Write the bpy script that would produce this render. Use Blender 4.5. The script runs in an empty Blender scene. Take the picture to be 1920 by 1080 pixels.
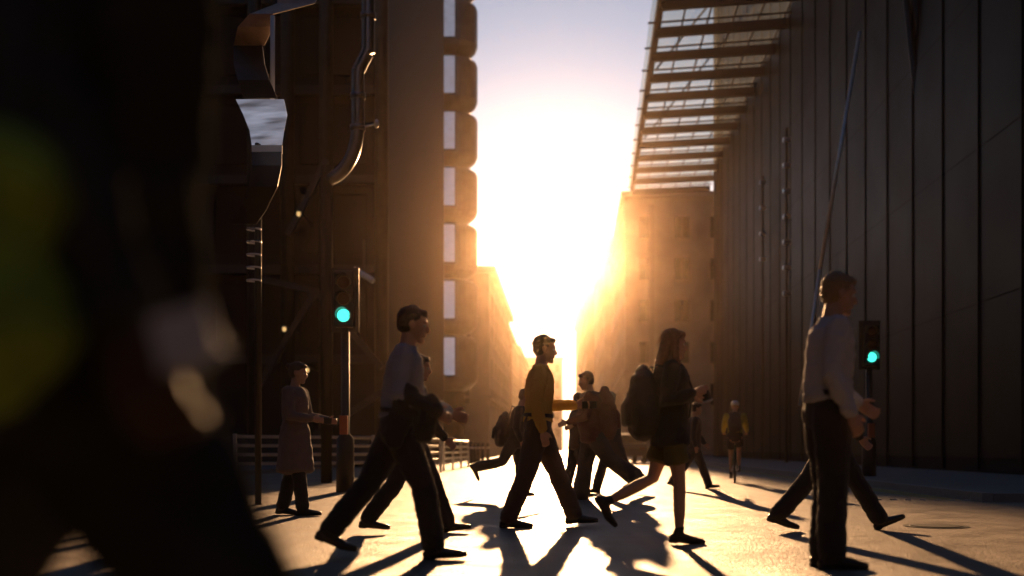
import bpy, bmesh, math, random
from mathutils import Vector, Matrix, Euler, Quaternion, noise
random.seed(7)
D = bpy.data
SC = bpy.context.scene
COL = SC.collection
R = math.radians
# ------------------------------------------------------------------ camera, sky, sun, exposure
F, HOR, CH = 2100.0, 840.0, 0.75          # focal length in photo pixels, horizon row, camera height
def at(px, py, Y): return Vector(((px-960)/F*Y, Y, CH-(py-HOR)/F*Y))
def gnd(px, Y): return ((px-960)/F*Y, Y)
cam_d = D.cameras.new('camera'); cam = D.objects.new('camera', cam_d); COL.objects.link(cam)
cam.location = (0, 0, CH); cam.rotation_euler = (R(90), 0, 0)
cam_d.sensor_width = 36; cam_d.lens = 36*F/1920; cam_d.shift_y = (HOR-540)/1920
cam_d.clip_start = .05; cam_d.clip_end = 5000
cam_d.dof.use_dof = True; cam_d.dof.focus_distance = 13.0; cam_d.dof.aperture_fstop = 0.95
cam_d.dof.aperture_blades = 0
SC.camera = cam
SUN_PX, SUN_PY = 1045, 468
az = math.atan2(SUN_PX-960, F); el = math.atan2(HOR-SUN_PY, math.hypot(F, SUN_PX-960))
w = D.worlds.new('World'); SC.world = w; w.use_nodes = True
nt = w.node_tree; bg = nt.nodes['Background']
sky = nt.nodes.new('ShaderNodeTexSky'); sky.sky_type = 'NISHITA'; sky.sun_disc = False
sky.sun_elevation = el; sky.sun_rotation = az; sky.dust_density = .8; sky.air_density = 1.0; sky.ozone_density = 4.5
tint = nt.nodes.new('ShaderNodeMix'); tint.data_type = 'RGBA'; tint.blend_type = 'MULTIPLY'; tint.inputs['Factor'].default_value = 1
tint.inputs['B'].default_value = (1.0, .90, .88, 1)      # warm city air
nt.links.new(sky.outputs[0], tint.inputs['A']); nt.links.new(tint.outputs['Result'], bg.inputs[0]); bg.inputs[1].default_value = 0.05
sl = D.lights.new('sun', 'SUN'); sl.energy = 5.0; sl.angle = R(0.6); sl.color = (1.0, .55, .25)
sun = D.objects.new('sun', sl); COL.objects.link(sun)
sdir = Vector((math.sin(az)*math.cos(el), math.cos(az)*math.cos(el), math.sin(el)))
sun.rotation_euler = sdir.to_track_quat('Z', 'Y').to_euler(); sun.location = sdir*60
vs = SC.view_settings; vs.view_transform = 'Standard'; vs.look = 'None'; vs.gamma = 1; vs.exposure = 0.95
cy = SC.cycles; cy.use_denoising = True; cy.max_bounces = 6; cy.volume_bounces = 0
cy.transparent_max_bounces = 16; cy.caustics_reflective = False; cy.caustics_refractive = False
cy.sample_clamp_indirect = 4; cy.sample_clamp_direct = 0
HAZE_DENSITY, HAZE_G = 0.00024, 0.98

# ------------------------------------------------------------------ materials
def mat(name, col, rough=.7, metal=0, spec=.5, noise_amt=0, nscale=8, bump=0, bscale=40, sheen=0, trans=0, emit=None, estr=0, coat=0):
    m = D.materials.new(name); m.use_nodes = True; t = m.node_tree; b = t.nodes['Principled BSDF']
    b.inputs['Base Color'].default_value = (*col, 1); b.inputs['Roughness'].default_value = rough
    b.inputs['Metallic'].default_value = metal; b.inputs['Specular IOR Level'].default_value = spec
    if sheen: b.inputs['Sheen Weight'].default_value = sheen; b.inputs['Sheen Roughness'].default_value = .5
    if coat: b.inputs['Coat Weight'].default_value = coat
    tc = t.nodes.new('ShaderNodeTexCoord')
    if noise_amt:
        n = t.nodes.new('ShaderNodeTexNoise'); n.inputs['Scale'].default_value = nscale; n.inputs['Detail'].default_value = 6
        n.inputs['Roughness'].default_value = .65
        t.links.new(tc.outputs['Object'], n.inputs['Vector'])
        mx = t.nodes.new('ShaderNodeMix'); mx.data_type = 'RGBA'
        mx.inputs['A'].default_value = (*[c*(1-noise_amt) for c in col], 1); mx.inputs['B'].default_value = (*[min(1, c*(1+noise_amt)) for c in col], 1)
        rp = t.nodes.new('ShaderNodeMapRange'); rp.inputs['From Min'].default_value = .3; rp.inputs['From Max'].default_value = .7
        t.links.new(n.outputs['Fac'], rp.inputs[0]); t.links.new(rp.outputs[0], mx.inputs['Factor'])
        t.links.new(mx.outputs['Result'], b.inputs['Base Color'])
        r2 = t.nodes.new('ShaderNodeMapRange'); r2.inputs['To Min'].default_value = max(0, rough-.1); r2.inputs['To Max'].default_value = min(1, rough+.12)
        t.links.new(n.outputs['Fac'], r2.inputs[0]); t.links.new(r2.outputs[0], b.inputs['Roughness'])
    if bump:
        n = t.nodes.new('ShaderNodeTexNoise'); n.inputs['Scale'].default_value = bscale; n.inputs['Detail'].default_value = 4
        t.links.new(tc.outputs['Object'], n.inputs['Vector'])
        bp = t.nodes.new('ShaderNodeBump'); bp.inputs['Strength'].default_value = bump; bp.inputs['Distance'].default_value = .02
        t.links.new(n.outputs['Fac'], bp.inputs['Height']); t.links.new(bp.outputs[0], b.inputs['Normal'])
    if trans:
        tr = t.nodes.new('ShaderNodeBsdfTranslucent'); tr.inputs[0].default_value = (*col, 1)
        ms = t.nodes.new('ShaderNodeMixShader'); ms.inputs[0].default_value = trans
        t.links.new(b.outputs[0], ms.inputs[1]); t.links.new(tr.outputs[0], ms.inputs[2])
        t.links.new(ms.outputs[0], t.nodes['Material Output'].inputs['Surface'])
    if emit: b.inputs['Emission Color'].default_value = (*emit, 1); b.inputs['Emission Strength'].default_value = estr
    return m

def asphalt():
    m = D.materials.new('worn_asphalt'); m.use_nodes = True; t = m.node_tree; b = t.nodes['Principled BSDF']
    tc = t.nodes.new('ShaderNodeTexCoord'); L = t.links.new
    def nz(scale, det=5, ro=.6, vec=None):
        n = t.nodes.new('ShaderNodeTexNoise'); n.inputs['Scale'].default_value = scale; n.inputs['Detail'].default_value = det
        n.inputs['Roughness'].default_value = ro; L(vec or tc.outputs['Object'], n.inputs['Vector']); return n
    big = nz(.35); mid = nz(2.2, 6); fine = nz(90, 3)
    mp = t.nodes.new('ShaderNodeMapping'); mp.inputs['Scale'].default_value = (3.2, .12, 1); mp.inputs['Rotation'].default_value = (0, 0, .05)
    L(tc.outputs['Object'], mp.inputs[0]); tracks = nz(1.2, 4, .6, mp.outputs[0])
    vo = t.nodes.new('ShaderNodeTexVoronoi'); vo.inputs['Scale'].default_value = 75; L(tc.outputs['Object'], vo.inputs['Vector'])
    def add(a, b_, f=1, op='ADD'):
        x = t.nodes.new('ShaderNodeMath'); x.operation = op; L(a, x.inputs[0])
        if isinstance(b_, (int, float)): x.inputs[1].default_value = b_
        else: L(b_, x.inputs[1])
        return x.outputs[0]
    s = add(add(add(big.outputs['Fac'], mid.outputs['Fac']), tracks.outputs['Fac']), fine.outputs['Fac'])
    r = t.nodes.new('ShaderNodeValToRGB'); e = r.color_ramp.elements
    e[0].position = .38; e[0].color = (.15, .118, .085, 1); e[1].position = .62; e[1].color = (.38, .31, .23, 1)
    L(add(s, .25, op='MULTIPLY'), r.inputs[0]); L(r.outputs[0], b.inputs['Base Color'])
    mr = t.nodes.new('ShaderNodeMapRange'); mr.inputs['To Min'].default_value = .4; mr.inputs['To Max'].default_value = .6
    mr.inputs['From Min'].default_value = .35; mr.inputs['From Max'].default_value = .65
    L(mid.outputs['Fac'], mr.inputs[0]); L(mr.outputs[0], b.inputs['Roughness']); b.inputs['Specular IOR Level'].default_value = .5
    bp = t.nodes.new('ShaderNodeBump'); bp.inputs['Strength'].default_value = .9; bp.inputs['Distance'].default_value = .009
    L(vo.outputs['Distance'], bp.inputs['Height'])
    bp2 = t.nodes.new('ShaderNodeBump'); bp2.inputs['Strength'].default_value = .6; bp2.inputs['Distance'].default_value = .03
    L(mid.outputs['Fac'], bp2.inputs['Height']); L(bp.outputs[0], bp2.inputs['Normal']); L(bp2.outputs[0], b.inputs['Normal'])
    return m
M = {}
M['asphalt'] = asphalt()
M['paving'] = mat('paving_stone', (.2, .19, .18), .55, noise_amt=.3, nscale=3, bump=.3, bscale=30)
M['kerb'] = mat('kerb_granite', (.26, .25, .24), .6, noise_amt=.25, nscale=20)
M['steel'] = mat('brushed_steel', (.55, .55, .56), .28, 1, noise_amt=.12, nscale=3)
M['steel_dark'] = mat('weathered_steel', (.06, .055, .05), .45, .8, noise_amt=.25, nscale=2)
M['pipe'] = mat('duct_steel', (.2, .19, .18), .3, 1, noise_amt=.2, nscale=3)
M['drum'] = mat('stainless_panel', (.17, .16, .155), .5, .75, noise_amt=.2, nscale=1.5, bump=.2, bscale=6)
M['mullion'] = mat('dark_mullion', (.012, .012, .012), .8, .0, spec=.05)
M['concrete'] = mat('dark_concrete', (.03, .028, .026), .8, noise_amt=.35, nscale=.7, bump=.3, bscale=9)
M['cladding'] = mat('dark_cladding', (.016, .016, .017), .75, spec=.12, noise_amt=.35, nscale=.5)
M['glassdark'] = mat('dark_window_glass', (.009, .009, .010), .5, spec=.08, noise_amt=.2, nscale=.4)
M['stone'] = mat('portland_stone', (.34, .30, .26), .85, noise_amt=.3, nscale=.35, bump=.4, bscale=4)
M['stone2'] = mat('sooty_stone', (.22, .19, .17), .85, noise_amt=.3, nscale=.35, bump=.4, bscale=4)
M['brick'] = mat('brown_brick', (.18, .11, .08), .85, noise_amt=.3, nscale=.6, bump=.4, bscale=8)
M['bar'] = mat('canopy_red_steel', (.05, .022, .017), .6, .0, noise_amt=.2, nscale=2)
M['slotglass'] = mat('painted_stair_glow', (.5, .52, .58), .3, emit=(.74, .78, 1.0), estr=.26)  # stair slot glass with its pale sky light painted as emission
M['greyblock'] = mat('grey_concrete', (.085, .088, .095), .85, noise_amt=.3, nscale=.6)
M['coatcloth'] = mat('dark_grey_coat_cloth', (.04, .042, .043), 1.0, spec=0, bump=.35, bscale=160, noise_amt=.5, nscale=3)
M['painted_glow'] = mat('streaked_painted_glow', (.4, .42, .46), .3, emit=(.72, .77, 1.0), estr=.2)  # streaked emission painted in for sky light on metal and panes
_t = M['painted_glow'].node_tree; _tc = _t.nodes.new('ShaderNodeTexCoord'); _mp = _t.nodes.new('ShaderNodeMapping'); _mp.inputs['Scale'].default_value = (.8, .8, 9)
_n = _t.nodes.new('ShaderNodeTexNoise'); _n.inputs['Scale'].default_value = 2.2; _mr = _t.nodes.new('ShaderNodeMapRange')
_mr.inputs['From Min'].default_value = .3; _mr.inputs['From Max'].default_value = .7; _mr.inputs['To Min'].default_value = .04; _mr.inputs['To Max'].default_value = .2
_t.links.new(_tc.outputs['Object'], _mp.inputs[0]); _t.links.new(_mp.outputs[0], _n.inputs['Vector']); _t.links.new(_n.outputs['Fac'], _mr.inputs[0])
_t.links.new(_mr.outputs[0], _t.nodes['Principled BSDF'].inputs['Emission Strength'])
M['copper'] = mat('copper_sheet', (.40, .27, .18), .4, .2, noise_amt=.3, nscale=6, trans=.12)
M['white'] = mat('white_paint', (.8, .8, .78), .5, noise_amt=.05, nscale=5)
M['blackpaint'] = mat('black_paint', (.018, .018, .02), .4, noise_amt=.3, nscale=8)
M['orange'] = mat('orange_panel', (.5, .12, .04), .45, noise_amt=.15)
M['green_on'] = mat('green_signal_lamp', (.02, .3, .22), .3, emit=(.06, 1.0, .72), estr=1.0)
M['lens_red'] = mat('unlit_red_lens', (.04, .004, .004), .3)
M['lens_amber'] = mat('unlit_amber_lens', (.05, .02, .004), .3)
M['lamp_on'] = mat('warm_bulb', (.8, .6, .3), .4, emit=(1.0, .6, .22), estr=.45)
M['rail'] = mat('pale_rail_steel', (.62, .6, .57), .35, .7, noise_amt=.15, nscale=6)
M['skin'] = mat('skin_light', (.46, .27, .19), .5, noise_amt=.08, nscale=14)
M['skin_dark'] = mat('skin_brown', (.16, .085, .055), .48, noise_amt=.08, nscale=14)
M['skin_deep'] = mat('skin_deep_brown', (.05, .03, .022), .6, spec=.2, noise_amt=.08, nscale=14)
M['hair'] = mat('dark_brown_hair', (.045, .026, .016), .45, bump=.8, bscale=90, noise_amt=.4, nscale=60)
M['hair_red'] = mat('auburn_hair', (.20, .075, .03), .45, bump=.8, bscale=90, noise_amt=.4, nscale=60)
M['hair_grey'] = mat('grey_hair', (.26, .24, .22), .5, bump=.8, bscale=90, noise_amt=.3, nscale=60)
M['hair_fair'] = mat('fair_hair', (.30, .19, .09), .45, bump=.8, bscale=90, noise_amt=.3, nscale=60)
fab = dict(bump=.35, bscale=220, sheen=.15, noise_amt=.15, nscale=12)
M['navy'] = mat('navy_wool', (.018, .02, .032), .85, **fab)
M['black'] = mat('black_wool', (.014, .014, .015), .85, **fab)
M['charcoal'] = mat('charcoal_wool', (.04, .04, .042), .85, **fab)
M['brown'] = mat('brown_cloth', (.07, .045, .032), .85, **fab)
M['whiteshirt'] = mat('white_cotton', (.62, .63, .68), .8, bump=.3, bscale=60, noise_amt=.05, trans=.3)
M['blueshirt'] = mat('pale_blue_cotton', (.38, .42, .52), .8, bump=.3, bscale=60, noise_amt=.05, trans=.3)
M['yellowshirt'] = mat('yellow_cotton', (.80, .60, .15), .8, bump=.3, bscale=60, noise_amt=.05, trans=.65)
M['olive'] = mat('olive_cotton', (.16, .13, .03), .85, trans=.15, **fab)
M['maroon'] = mat('maroon_wool', (.10, .03, .022), .85, **fab)
M['mauve'] = mat('mauve_coat_cloth', (.15, .115, .11), .85, **fab)
M['hivis'] = mat('hivis_yellow', (.55, .45, .05), .7, **fab)
M['greenbag'] = mat('green_mottled_canvas', (.17, .27, .03), .8, noise_amt=.75, nscale=7, bump=.4, bscale=60)
M['bag'] = mat('black_nylon', (.02, .02, .021), .55, noise_amt=.2, bump=.3, bscale=150)
M['leather'] = mat('black_leather', (.015, .013, .012), .35, noise_amt=.2, bump=.2, bscale=120)
M['sole'] = mat('rubber_sole', (.03, .028, .026), .8)
M['eye'] = mat('eye_white', (.6, .6, .58), .2)
M['rubber'] = mat('tyre_rubber', (.02, .02, .02), .8)
M['bikepaint'] = mat('green_bicycle_paint', (.03, .12, .06), .3, .2, coat=.5)
M['paper'] = mat('folded_paper', (.4, .45, .55), .8, noise_amt=.12, nscale=20)
M['carpaint'] = mat('car_paint_dark', (.05, .05, .06), .3, .4, coat=.6)
M['carpaint2'] = mat('car_paint_pale', (.45, .42, .42), .3, .2, coat=.6)
M['yellowline'] = mat('faded_yellow_paint', (.45, .33, .06), .6, noise_amt=.35, nscale=25)
M['roadpaint'] = mat('worn_white_paint', (.42, .41, .38), .6, noise_amt=.45, nscale=22)
M['iron'] = mat('cast_iron', (.045, .042, .04), .5, .6, noise_amt=.3, nscale=30, bump=.5, bscale=60)

def canopy_glass():
    m = D.materials.new('canopy_glass'); m.use_nodes = True; t = m.node_tree; t.nodes.remove(t.nodes['Principled BSDF'])
    tr = t.nodes.new('ShaderNodeBsdfTransparent'); tr.inputs[0].default_value = (.93, .97, .95, 1)
    gl = t.nodes.new('ShaderNodeBsdfGlossy'); gl.inputs['Roughness'].default_value = .12; gl.inputs[0].default_value = (.8, .85, .85, 1)
    tl = t.nodes.new('ShaderNodeBsdfTranslucent'); tl.inputs[0].default_value = (.6, .65, .62, 1)
    n = t.nodes.new('ShaderNodeTexNoise'); n.inputs['Scale'].default_value = .8
    mr = t.nodes.new('ShaderNodeMapRange'); mr.inputs['To Min'].default_value = .05; mr.inputs['To Max'].default_value = .22
    t.links.new(n.outputs['Fac'], mr.inputs[0])
    a = t.nodes.new('ShaderNodeMixShader'); t.links.new(mr.outputs[0], a.inputs[0]); t.links.new(tr.outputs[0], a.inputs[1]); t.links.new(tl.outputs[0], a.inputs[2])
    b = t.nodes.new('ShaderNodeMixShader'); b.inputs[0].default_value = .08; t.links.new(a.outputs[0], b.inputs[1]); t.links.new(gl.outputs[0], b.inputs[2])
    t.links.new(b.outputs[0], t.nodes['Material Output'].inputs['Surface']); return m
M['canopy_glass'] = canopy_glass()

# ------------------------------------------------------------------ helpers
class MB:
    def __init__(s): s.v = []; s.f = []
    def add(s, vs_, fs): n = len(s.v); s.v += [Vector(p) for p in vs_]; s.f += [tuple(i+n for i in q) for q in fs]; return s
    def box(s, x0, x1, y0, y1, z0, z1, mtx=None):
        p = [Vector(q) for q in [(x0,y0,z0),(x1,y0,z0),(x1,y1,z0),(x0,y1,z0),(x0,y0,z1),(x1,y0,z1),(x1,y1,z1),(x0,y1,z1)]]
        if mtx: p = [mtx @ q for q in p]
        return s.add(p, [(0,3,2,1),(4,5,6,7),(0,1,5,4),(1,2,6,5),(2,3,7,6),(3,0,4,7)])
    def bar(s, a, b, w_, h=None, up=(0,0,1)):      # rectangular bar from a to b
        a = Vector(a); b = Vector(b); t = b-a; L = t.length; t.normalize(); h = h or w_
        u = t.cross(Vector(up));  u = u.normalized() if u.length > 1e-4 else Vector((1,0,0)); v = u.cross(t)
        m = Matrix((( u.x,t.x,v.x,a.x),(u.y,t.y,v.y,a.y),(u.z,t.z,v.z,a.z),(0,0,0,1)))
        return s.box(-w_/2, w_/2, 0, L, -h/2, h/2, m)
    def sweep(s, secs, side=(0,1,0), n=14, cap=True, sq=1.0, ck=1.0):
        """secs: (centre, side radius, other radius). Closed rounded tube; sq<1 squares the section."""
        P = [Vector(c[0]) for c in secs]; S = [(c[1], c[2] if len(c) > 2 else c[1]) for c in secs]
        T = []
        for i in range(len(P)):
            a = P[max(0, i-1)]; b = P[min(len(P)-1, i+1)]; T.append((b-a).normalized())
        if cap:
            P2, S2, T2 = [], [], []
            for q in (88, 65, 35): k = math.sin(R(q)); c = math.cos(R(q)); P2.append(P[0]-T[0]*min(S[0])*k*ck); S2.append((S[0][0]*c, S[0][1]*c)); T2.append(T[0])
            P2 += P; S2 += S; T2 += T
            for q in (35, 65, 88): k = math.sin(R(q)); c = math.cos(R(q)); P2.append(P[-1]+T[-1]*min(S[-1])*k*ck); S2.append((S[-1][0]*c, S[-1][1]*c)); T2.append(T[-1])
            P, S, T = P2, S2, T2
        vs_, fs = [], []; sd = Vector(side)
        for p, (a, b), t in zip(P, S, T):
            u = sd - t*sd.dot(t); u = u.normalized() if u.length > 1e-3 else t.orthogonal().normalized(); v = t.cross(u)
            for k in range(n):
                g = 2*math.pi*k/n; cx, sx = math.cos(g), math.sin(g)
                if sq < 1: cx = math.copysign(abs(cx)**sq, cx); sx = math.copysign(abs(sx)**sq, sx)
                vs_.append(p+u*a*cx+v*b*sx)
        m = len(P)
        for i in range(m-1):
            for k in range(n): k2 = (k+1) % n; fs.append((i*n+k, i*n+k2, (i+1)*n+k2, (i+1)*n+k))
        fs.append(tuple(reversed(range(n)))); fs.append(tuple((m-1)*n+k for k in range(n)))
        return s.add(vs_, fs)
    def ball(s, c, rx, ry, rz, rot=None, n=16, m=10):
        c = Vector(c); vs_, fs = [], []
        q = rot or Matrix.Identity(3)
        for i in range(1, m):
            th = math.pi*i/m
            for k in range(n):
                g = 2*math.pi*k/n; vs_.append(c + q @ Vector((rx*math.sin(th)*math.cos(g), ry*math.sin(th)*math.sin(g), rz*math.cos(th))))
        top = len(vs_); vs_.append(c+q@Vector((0,0,rz))); vs_.append(c-q@Vector((0,0,rz)))
        for i in range(m-2):
            for k in range(n): k2 = (k+1) % n; fs.append((i*n+k, (i+1)*n+k, (i+1)*n+k2, i*n+k2))
        for k in range(n): k2 = (k+1) % n; fs.append((top, k, k2)); fs.append((top+1, (m-2)*n+k2, (m-2)*n+k))
        return s.add(vs_, fs)
    def torus(s, c, R_, r_, axis='x', n=32, m=8):
        c = Vector(c); vs_, fs = [], []
        for i in range(n):
            g = 2*math.pi*i/n
            for k in range(m):
                h = 2*math.pi*k/m; rr = R_+r_*math.cos(h); p = (r_*math.sin(h), rr*math.cos(g), rr*math.sin(g))
                if axis == 'z': p = (p[1], p[2], p[0])
                if axis == 'y': p = (p[1], p[0], p[2])
                vs_.append(c+Vector(p))
        for i in range(n):
            for k in range(m): i2 = (i+1) % n; k2 = (k+1) % m; fs.append((i*m+k, i2*m+k, i2*m+k2, i*m+k2))
        return s.add(vs_, fs)
    def cyl(s, a, b, r, n=16): return s.sweep([(a, r), (b, r)], side=(1, .01, .02), n=n, cap=False)
    def xf(s, m): s.v = [m @ p for p in s.v]; return s
    def build(s, name, material, parent=None, smooth=False, bevel=0):
        me = D.meshes.new(name); me.from_pydata(s.v, [], s.f); me.update()
        if smooth: me.polygons.foreach_set('use_smooth', [True]*len(me.polygons))
        me.materials.append(material); o = D.objects.new(name, me); COL.objects.link(o)
        if parent: o.parent = parent
        if bevel:
            b = o.modifiers.new('bevel', 'BEVEL'); b.width = bevel; b.segments = 2; b.limit_method = 'ANGLE'
        return o
PENDING = []
def remesh(o, voxel, it=4, wrinkle=0, wscale=9, seed=0):
    m = o.modifiers.new('r', 'REMESH'); m.mode = 'VOXEL'; m.voxel_size = voxel; m.use_smooth_shade = True
    s = o.modifiers.new('s', 'SMOOTH'); s.iterations = it; s.factor = .5
    PENDING.append((o, wrinkle, wscale, seed)); return o
def finish_remesh():
    """one pass at the end: each union of closed tubes becomes one continuous surface, then cloth gets folds"""
    dg = bpy.context.evaluated_depsgraph_get(); dg.update()
    new = [D.meshes.new_from_object(o.evaluated_get(dg)) for o, *_ in PENDING]
    for (o, wrinkle, wscale, seed), me in zip(PENDING, new):
        me.name = o.name; mats = list(o.data.materials); o.modifiers.clear(); o.data = me; me.materials.clear()
        for q in mats: me.materials.append(q)
        if wrinkle:
            off = Vector((seed*3.1, seed*1.7, 0)); nz = noise.noise; ws = Vector((wscale, wscale, wscale*1.7))
            co = [v.co.copy() for v in me.vertices]; no = [v.vector.copy() for v in me.vertex_normals]; out = []
            for c, n in zip(co, no):
                q = c*ws+off; out.extend(c+n*(wrinkle*(nz(q)+.55*nz(q*2.3)+.35*(1-2*abs(nz(q*3.7))))))
            me.vertices.foreach_set('co', out)
        me.polygons.foreach_set('use_smooth', [True]*len(me.polygons)); me.update()
def tag(o, label=None, cat=None, group=None, kind=None):
    if label: o['label'] = label
    if cat: o['category'] = cat
    if group: o['group'] = group
    if kind: o['kind'] = kind
    return o
def thing(name, label, cat, loc=(0, 0, 0), rz=0, group=None):
    o = D.objects.new(name, None); COL.objects.link(o); o.location = loc; o.rotation_euler = (0, 0, rz)
    o.empty_display_size = .2
    return tag(o, label, cat, group)
def copy_tree(o, parent=None):
    c = o.copy(); COL.objects.link(c); c.parent = parent
    for ch in list(o.children): copy_tree(ch, c)
    return c

# ------------------------------------------------------------------ ground
g = MB().add([(-300, -60, 0), (300, -60, 0), (300, 470, 0), (-300, 470, 0)], [(0, 1, 2, 3)]).build('road', M['asphalt']); tag(g, kind='structure')
# right pavement: a raised slab along the dark tower
def vpx(x0, y0, Y, k=.0595): return x0+(Y-y0)*k
p = MB(); n0 = [(vpx(9.2, 53, 15.5)-.3, 15.5), (60, 15.5), (60, 140), (vpx(9.2, 53, 140), 140)]
def slab(poly, h): 
    n = len(poly); vs_ = [(x, y, 0.0) for x, y in poly]+[(x, y, h) for x, y in poly]
    return MB().add(vs_, [tuple(range(n, 2*n))]+[(i, (i+1) % n, n+(i+1) % n, n+i) for i in range(n)])
tag(slab(n0, .12).build('right_pavement', M['paving']), kind='structure')
tag(slab([(-60, 27), (-7.6, 27), (-4.1, 130), (-60, 130)], .12).build('left_pavement', M['paving']), kind='structure')
tag(MB().bar((n0[0][0]-.085, 15.5, .062), (n0[3][0]-.085, 140, .062), .15, .13).build('right_kerb', M['kerb']), kind='structure')
tag(MB().bar((-7.51, 27, .062), (-4.01, 130, .062), .15, .13).build('left_kerb', M['kerb']), kind='structure')
tag(MB().bar((-60, 26.92, .062), (-7.44, 26.92, .062), .15, .13).build('crossing_kerb', M['kerb']), kind='structure')
yl = MB()
for q in (.35, .55):
    yl.add([(n0[0][0]-q, 16, .004), (n0[0][0]-q+.1, 16, .004), (n0[3][0]-q+.1, 140, .004), (n0[3][0]-q, 140, .004)], [(0, 1, 2, 3)])
tag(yl.build('road_edge_line', M['yellowline']), kind='structure')
def road_studs(y, x0, x1, n, label):
    for i in range(n):
        x = x0+(x1-x0)*i/(n-1); yy = y - (x-x0)*.17
        o = MB().sweep([((x, yy, .0), .05, .05), ((x, yy, .012), .045, .045)], side=(1, 0, 0), n=10, cap=False).build('road_stud', M['steel'])
        tag(o, label, 'road stud', 'studs marking the crossing edge')
road_studs(16.2, 5.3, 7.3, 11, 'small steel stud in the far row marking the crossing edge on the right')
mh = thing('manhole_cover', 'round dark iron manhole cover in the road at the right', 'manhole cover', (4.05, 10.7, 0))
MB().cyl((0, 0, -.01), (0, 0, .006), .3, 32).build('frame', M['iron'], mh)
MB().cyl((0, 0, .006), (0, 0, .012), .24, 32).build('lid', M['iron'], mh)

# ------------------------------------------------------------------ buildings
def facade(root, y, x0, x1, z0, z1, nb, nf, frame, pane, inset=.25, side=None, X=None, gap=.28, vgap=.3):
    """windows (part) with pane (sub-part) on a face: front face at y (towards the camera) or side face at X(y)"""
    for i in range(nb):
        for j in range(nf):
            a = x0+(x1-x0)*(i+gap)/nb; b = x0+(x1-x0)*(i+1-gap)/nb
            c = z0+(z1-z0)*(j+vgap)/nf; d = z0+(z1-z0)*(j+1-vgap)/nf
            fr, pn = MB(), MB(); t = .09
            if X is None:
                fr.box(a, b, y-.08, y+.0, c, c+t).box(a, b, y-.08, y, d-t, d).box(a, a+t, y-.08, y, c+t, d-t).box(b-t, b, y-.08, y, c+t, d-t)
                fr.box((a+b)/2-.03, (a+b)/2+.03, y-.06, y, c+t, d-t)
                pn.box(a+t, b-t, y-.02, y-.005, c+t, d-t)
            else:
                s = -1 if X[2] < 0 else 1
                xa = X[0]+(a-x0)*X[1]
                def bx(m_, ya, yb, za, zb, o0, o1):
                    xa_, xb_ = X[0]+(ya-x0)*X[1], X[0]+(yb-x0)*X[1]
                    m_.add([(xa_+s*o0, ya, za), (xb_+s*o0, yb, za), (xb_+s*o1, yb, za), (xa_+s*o1, ya, za),
                            (xa_+s*o0, ya, zb), (xb_+s*o0, yb, zb), (xb_+s*o1, yb, zb), (xa_+s*o1, ya, zb)],
                           [(0,3,2,1),(4,5,6,7),(0,1,5,4),(1,2,6,5),(2,3,7,6),(3,0,4,7)])
                bx(fr, a, b, c, c+t, 0, .08); bx(fr, a, b, d-t, d, 0, .08); bx(fr, a, a+t, c+t, d-t, 0, .08); bx(fr, b-t, b, c+t, d-t, 0, .08)
                bx(pn, a+t, b-t, c+t, d-t, .005, .02)
            w_ = fr.build('window', frame, root); pn.build('pane', pane, w_)
def block(name, label, x0, x1, y0, y1, h, m, nb, nf, sideface=None, cornice=.5, k=.0):
    r = thing(name, label, 'building', (0, 0, 0))
    dx = (y1-y0)*k
    MB().add([(x0, y0, 0), (x1, y0, 0), (x1+dx, y1, 0), (x0+dx, y1, 0), (x0, y0, h), (x1, y0, h), (x1+dx, y1, h), (x0+dx, y1, h)],
             [(0,1,5,4),(1,2,6,5),(2,3,7,6),(3,0,4,7),(4,5,6,7)]).build('wall', m, r)
    c = MB(); e = cornice
    for z, t in ((h-.05, .5), (h*.32, .22)):
        if z > h-1 or nf > 3:
            c.add([(x0-e, y0-e, z), (x1+e, y0-e, z), (x1+dx+e, y1+e, z), (x0+dx-e, y1+e, z), (x0-e, y0-e, z+t), (x1+e, y0-e, z+t), (x1+dx+e, y1+e, z+t), (x0+dx-e, y1+e, z+t)],
              [(0,3,2,1),(0,1,5,4),(1,2,6,5),(2,3,7,6),(3,0,4,7),(4,5,6,7)])
            e = cornice*.4
    c.build('cornice', m, r)
    if nb: facade(r, y0, x0+.3, x1-.3, 3.6, h-.8, nb, nf, m, M['glassdark'], gap=.27, vgap=.22)
    if sideface:
        s = sideface; xx = x1 if s > 0 else x0
        facade(r, 0, y0+1, y1-1, 3.6, h-.8, max(3, int((y1-y0)/4.5)), nf, m, M['glassdark'], X=(xx+k, k, s), gap=.27, vgap=.22)
    return r
# right side of the street, near to far
Yb = 97; X0 = at(1172, 0, Yb).x
rs = block('stone_building', 'tall pale stone block with a flat cornice beyond the glass canopy', X0, X0+16, Yb, 132, at(0, 360, Yb).z-.45, M['stone'], 5, 5, -1, cornice=.4, k=.055)
MB().box(X0+2, X0+2.5, Yb-.25, Yb-.01, 3, 21.8).build('downpipe', M['stone2'], rs)
for px, py, Y, ln, m_, lab in ((1133, 444, 138, 40, 'stone', 'mid-height stone building next beyond the tall block on the right'),
                               (1100, 505, 182, 50, 'brick', 'lower brown brick building further down the right side'),
                               (1086, 560, 236, 60, 'stone2', 'narrow sooty building far down the right side of the street')):
    x = at(px, 0, Y).x
    block('street_building', lab, x, x+22, Y, Y+ln, at(0, py, Y).z-.45, M[m_], 5, 4, -1, k=.045)
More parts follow.
